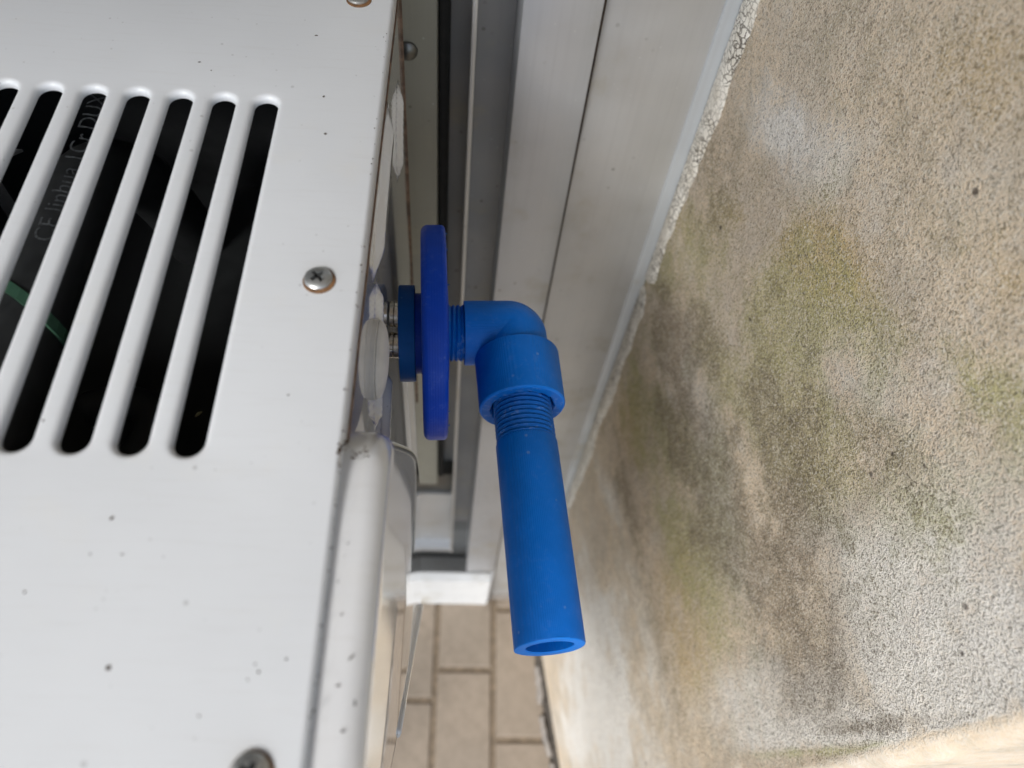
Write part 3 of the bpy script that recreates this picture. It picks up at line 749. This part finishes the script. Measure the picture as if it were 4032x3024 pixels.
sp += [(1343 + r_.normal(0, 9), 1765 + r_.normal(0, 18), r_.uniform(2, 7), 1.2, r_.uniform(0, 3)) for _ in range(16)]
sp += [(1332 + r_.normal(0, 5), 1835 + r_.normal(0, 14), r_.uniform(2, 5), 1.0, 0) for _ in range(7)]
sp += [(1543 - 0.1075 * y_ - abs(r_.normal(0, 7)) - 3, y_, r_.uniform(1.5, 4), r_.uniform(1, 1.6), 1.5) for y_ in r_.uniform(100, 3000, 45)]
flecks("grime", sp, ZL, cab, 34)
sp = [(1420 + r_.normal(0, 28), 1785 + r_.normal(0, 16), r_.uniform(1.5, 5), 1.2, r_.uniform(0, 3)) for _ in range(22)]
sp += [(1382, 2590, 6, 2.2, 0.8), (1398, 2768, 6, 1.6, 1.8), (1345, 2420, 3, 1, 0), (1330, 2290, 3, 1, 0), (1370, 2140, 3, 1.4, 0.4), (1350, 2880, 4, 1.4, 0), (1330, 2700, 4, 1.6, 0)]
flecks("grime", sp, -0.2183, cab, 35)
# stand below the cabinet
stand = thing("steel_stand", "galvanised steel stand holding the white cabinet above the floor", "stand", (-0.33, 0.11, FL))
for sx in (XL + 0.04, -0.30):
    for sy in (YFR + 0.03, YBK - 0.03):
        box("leg", sx - 0.015, sx + 0.015, sy - 0.015, sy + 0.015, FL, ZB - 0.03, M_STAND, stand, 0.002)
for sy in (YFR + 0.03, YBK - 0.03):
    box("cross_bar", XL + 0.02, -0.28, sy - 0.017, sy + 0.017, ZB - 0.0305, ZB, M_STAND, stand, 0.002)

# ------------------------------------------------------------------ things inside the cabinet
zh = -0.262
hl_ = onz(-10, 1190, zh); hr_ = onz(300, 1190, zh)
hx = (hl_[0] + hr_[0]) / 2; HR = (hr_[0] - hl_[0]) / 2
yt0 = float(onz(150, 1190, zh + HR * 0.6)[1])
path = [np.array([hx, y, zh]) for y in np.linspace(-0.10, 0.235, 30)]
path += bez((hx, 0.236, zh), (hx, 0.275, zh), (hx + 0.01, 0.30, zh - 0.03), (hx + 0.015, 0.305, zh - 0.12), 18)
V, F = tube_geo(path, HR, 40)
hose = obj("insulated_hose", V, F, M_HOSE, None, smooth=True)
tag(hose, "thick black printed hose behind the slots of the white cabinet", "hose")
# print along the hose, wrapped on its surface
def wrap_text(body, size, y0, ang0):
    cu = bpy.data.curves.new("print", 'FONT'); cu.body = body; cu.size = size
    to = bpy.data.objects.new("print", cu); col.objects.link(to)
    dg = bpy.context.evaluated_depsgraph_get(); me = bpy.data.meshes.new_from_object(to.evaluated_get(dg))
    bpy.data.objects.remove(to)
    V = []
    bm = bmesh.new(); bm.from_mesh(me); bmesh.ops.triangulate(bm, faces=bm.faces)
    bmesh.ops.subdivide_edges(bm, edges=bm.edges, cuts=1)
    bm.verts.index_update()
    for v in bm.verts:
        a = ang0 + v.co.y / HR       # letter height wraps round the hose
        V.append((hx - math.sin(a) * (HR + 0.00025), y0 + v.co.x, zh + math.cos(a) * (HR + 0.00025)))
    F = [[q.index for q in f.verts] for f in bm.faces]; bm.free()
    o = obj("print", V, F, M_PRINT, None); sub(o, hose)
wrap_text("CE Jinhua 1Cr DUXSIAN", 0.0104, float(onz(150, 950, zh + HR)[1]), -0.40)
ang = np.linspace(0, 2 * math.pi, 49)
V, F = [], []
for k in range(48):
    t = ang[k]
    for (dr, dy) in ((-0.0003, -0.0026), (0.0010, -0.0026), (0.0010, 0.0026), (-0.0003, 0.0026)):
        sk = 0.010 * math.sin(t) 
        rad_ = HR + dr + (0.0002 if (k % 2 and dr > 0) else 0)
        V.append((hx + rad_ * math.sin(t), yt0 + dy - sk, zh + rad_ * math.cos(t)))
F = [(k * 4 + j, k * 4 + (j + 1) % 4, ((k + 1) % 48) * 4 + (j + 1) % 4, ((k + 1) % 48) * 4 + j) for k in range(48) for j in range(4)]
tie = obj("cable_tie", V, F, M_TIE, None)
tag(tie, "green nylon cable tie wrapped round the black hose in the cabinet", "cable tie")
a0 = onz(330, 1620, -0.33); a1 = onz(640, 1500, -0.33); a2 = onz(700, 1720, -0.33); a3 = onz(400, 1900, -0.34)
V, F = tube_geo(bez(a0, a1, a2, a3, 30), 0.008, 20)
loop_ = obj("thin_hose", V, F, M_HOSE, None, smooth=True)
loop_.data.materials[0] = M_HOSE
tag(loop_, "thinner black hose looping in the dark below the slots", "hose")
b0 = onz(30, 590, -0.27)
V = [(b0[0] - 0.02, b0[1], -0.270), (b0[0] + 0.006, b0[1] + 0.001, -0.270), (b0[0] - 0.02, b0[1] - 0.022, -0.270)]
V += [(p[0], p[1], p[2] - 0.0015) for p in V] + [(b0[0] - 0.02, b0[1], -0.36), (b0[0] - 0.012, b0[1], -0.36), (b0[0] - 0.012, b0[1], -0.271)]
F = [(0, 1, 2), (3, 5, 4), (0, 3, 4, 1), (1, 4, 5, 2), (2, 5, 3, 0), (3, 6, 7, 8)]
br = obj("metal_bracket", V, F, M_STAND); tag(br, "small grey sheet metal corner bracket beside the black hose", "bracket")
s0 = onz(770, 1640, -0.30); s1 = onz(796, 1621, -0.298)
V, F = tube_geo([s0, (s0 + s1) / 2 + np.array([0, 0, 0.0005]), s1], [0.0003, 0.0007, 0.0002], 8)
stw = obj("dry_grass_blade", V, F, M_STRAW); 
sh = None
tag(stw, "tiny pale dry grass blade caught inside the last slot", "grass blade")

# ------------------------------------------------------------------ blue magnetic pipe fixture
PHD, PHP = 0.060, 0.088
AX = np.array([math.cos(PHD), math.sin(PHD), 0.0]); UP = np.array([0, 0, 1.0])
PY = np.array([math.sin(PHP), -math.cos(PHP), 0.0])
O = np.array([-0.0330, 0.2305, -0.3360])
fx = thing("pipe_fixture", "bright blue printed pipe elbow and disc held by magnets to the white cabinet", "pipe fixture", (0.0, 0.22, -0.39))
def fl(name, prof, mat, seg=96, rad=None, caps=(False, False), at=O, ax=AX, auto=0.6):
    return lathe(name, at, ax, prof, mat, fx, seg, rad, caps, auto)
fl("base_disc", [(0.0040, 0.0), (0.0040, 0.0240), (0.0043, 0.0246), (0.0118, 0.0246), (0.0121, 0.0240), (0.0121, 0.0)], M_BLUE_BASE)
fl("spacer", [(0.0118, 0.0205), (0.0162, 0.0205)], M_BLUE_DISC)
rb = 0.0035
pf = [(0.0155, 0.0)] + [(0.0155 + rb * (1 - math.cos(t)), 0.0545 - rb * (1 - math.sin(t))) for t in np.linspace(0, math.pi / 2, 8)]
pf += [(0.0275 - 0.0022 * (1 - math.sin(t)), 0.0545 - 0.0022 * (1 - math.cos(t))) for t in np.linspace(0, math.pi / 2, 6)] + [(0.0275, 0.0)]
rj = np.random.default_rng(4)
fl("disc", pf, M_BLUE_DISC, 160)
fl("flange", [(0.0270, 0.0255), (0.0276, 0.0258), (0.0284, 0.0256), (0.0286, 0.0245), (0.0286, 0.0)], M_BLUE_DISC, 96)
# stringy print burrs along the disc rim
for q in range(13):
    t = rj.uniform(-2.6, 0.6); rr = 0.0545 - rj.uniform(0.0, 0.008)
    n_, a_, b_ = frame_of(AX)
    p0 = O + AX * 0.0275 + (a_ * math.cos(t) + b_ * math.sin(t)) * rr
    p1 = p0 + AX * rj.uniform(0.0001, 0.0007) + np.array([0, rj.normal(0, 0.0010), rj.normal(0, 0.0010)])
    V, F = tube_geo([p0 - AX * 0.0004, (p0 + p1) / 2 + rj.normal(0, 0.0003, 3), p1], [0.0002, 0.00025, 0.0001], 6)
    obj("burr", V, F, M_BLUE_RAW, fx, smooth=True)
# magnets
for (mx, my) in ((1551, 1358), (1553, 1238)):
    mc = onx(mx, my, -0.0312)
    lathe("magnet", (XE - 0.0006, mc[1], mc[2]), (1, 0, 0), [(0.0, 0.0), (0.0, 0.0060), (0.0004, 0.0066), (0.0022, 0.0066), (0.0024, 0.0060), (0.0028, 0.0066), (0.0060, 0.0066)], M_STEEL, fx, 40)
EX = 0.0625
def thr(pitch, amp, rough, seed):
    r_ = np.random.default_rng(seed); tab = r_.normal(0, 1, (400, 100))
    def f(s, r, t):
        h = abs(((s / pitch + t / (2 * math.pi)) % 1.0) * 2 - 1)
        return r + amp * (h ** 0.8 - 0.5) + rough * tab[int(s * 6000) % 400, int(t / 6.2832 * 96) % 100]
    return f
fl("threaded_neck", [(s, 0.0140) for s in np.linspace(0.0280, 0.0385, 60)], M_BLUE_RAW, 96, thr(0.00235, 0.0012, 0.00008, 1), auto=1.2)
# elbow: straight run, tight bend, straight run
pth = []; nr_ = []
rB = 0.0035
corner = O + AX * EX
for s in np.linspace(0.0368, EX - rB, 6): pth.append(O + AX * s); nr_.append(AX)
cb = corner - AX * rB + PY * rB
for t in np.linspace(0, math.pi / 2, 26)[1:]:
    pth.append(cb + (-PY * math.cos(t) + AX * math.sin(t)) * rB); nr_.append(AX * math.cos(t) + PY * math.sin(t))
for s in np.linspace(rB, 0.020, 5)[1:]: pth.append(corner + PY * s); nr_.append(PY)
V, F = [], []; seg = 96; ER = 0.0166
for i, (p, n_) in enumerate(zip(pth, nr_)):
    n_ = n_ / np.linalg.norm(n_); a_ = np.cross(n_, UP); a_ /= np.linalg.norm(a_)
    for j in range(seg):
        t = 2 * math.pi * j / seg; V.append(p + (a_ * math.cos(t) + UP * math.sin(t)) * ER)
V = [np.array(v) for v in V]
n_ = AX; a_ = np.cross(AX, UP)
ring0 = len(V)
for j in range(seg):
    t = 2 * math.pi * j / seg; V.append(pth[0] + (a_ * math.cos(t) + UP * math.sin(t)) * 0.012)
m = len(pth)
for i in range(m - 1): F += [(i * seg + j, i * seg + (j + 1) % seg, (i + 1) * seg + (j + 1) % seg, (i + 1) * seg + j) for j in range(seg)]
F += [(j, (j + 1) % seg, ring0 + (j + 1) % seg, ring0 + j) for j in range(seg)]
obj("elbow", V, F, M_BLUE_ELBOW, fx, auto=0.7)
# collar (socket) over the elbow's outlet
def cr(s, r, t): return r + (0.00012 if abs(((t / 0.9) % 1) - 0.5) < 0.06 else 0)
fl("collar", [(0.0150, 0.0150), (0.0150, 0.0205), (0.0153, 0.0211), (0.0160, 0.0213), (0.0440, 0.0211), (0.0447, 0.0206), (0.0449, 0.0200)], M_BLUE_ELBOW, 96, None, (False, False), corner, PY, 0.5)
def ragged(s, r, t):
    return r + (0.0005 * math.sin(9 * t + 1) * math.sin(23 * t) if r < 0.017 else 0)
fl("collar_face", [(0.0448, 0.0202), (0.0449, 0.0165), (0.0446, 0.0158), (0.0425, 0.0150), (0.0380, 0.0146)], M_BLUE_RAW, 96, ragged, (False, False), corner, PY, 0.9)
# pipe with cut thread at the top
S0, S1, S2 = 0.040, 0.0640, 0.1585
fl("pipe_thread", [(s, 0.0139) for s in np.linspace(S0, S1, 150)], M_BLUE_RAW, 96, thr(0.0024, 0.00085, 0.00006, 2), (False, False), corner, PY, 1.2)
pipe_prof = [(S1 - 0.0010, 0.0139), (S1 + 0.0004, 0.0145), (S1 + 0.001, 0.0147), (S2 - 0.0004, 0.0151), (S2, 0.0149)]
pp = fl("pipe", pipe_prof, M_BLUE_PIPE, 128, None, (False, False), corner, PY, 0.5)
def burr_r(s, r, t):
    return r + (0.00035 * max(0, math.sin(3 * t + 0.6)) ** 6 if r > 0.0146 else 0)
fl("pipe_end", [(S2 - 0.0002, 0.01495), (S2 + 0.0003, 0.0147), (S2 + 0.0004, 0.0143), (S2 + 0.0003, 0.0106), (S2 - 0.0003, 0.0101)], M_BLUE_END, 128, burr_r, (False, False), corner, PY, 0.5)
fl("pipe_bore", [(S2 - 0.0002, 0.01012), (S2 - 0.06, 0.0100), (S2 - 0.06, 0.0)], M_BLUE_PIPE, 96, None, (False, False), corner, PY, 0.5)
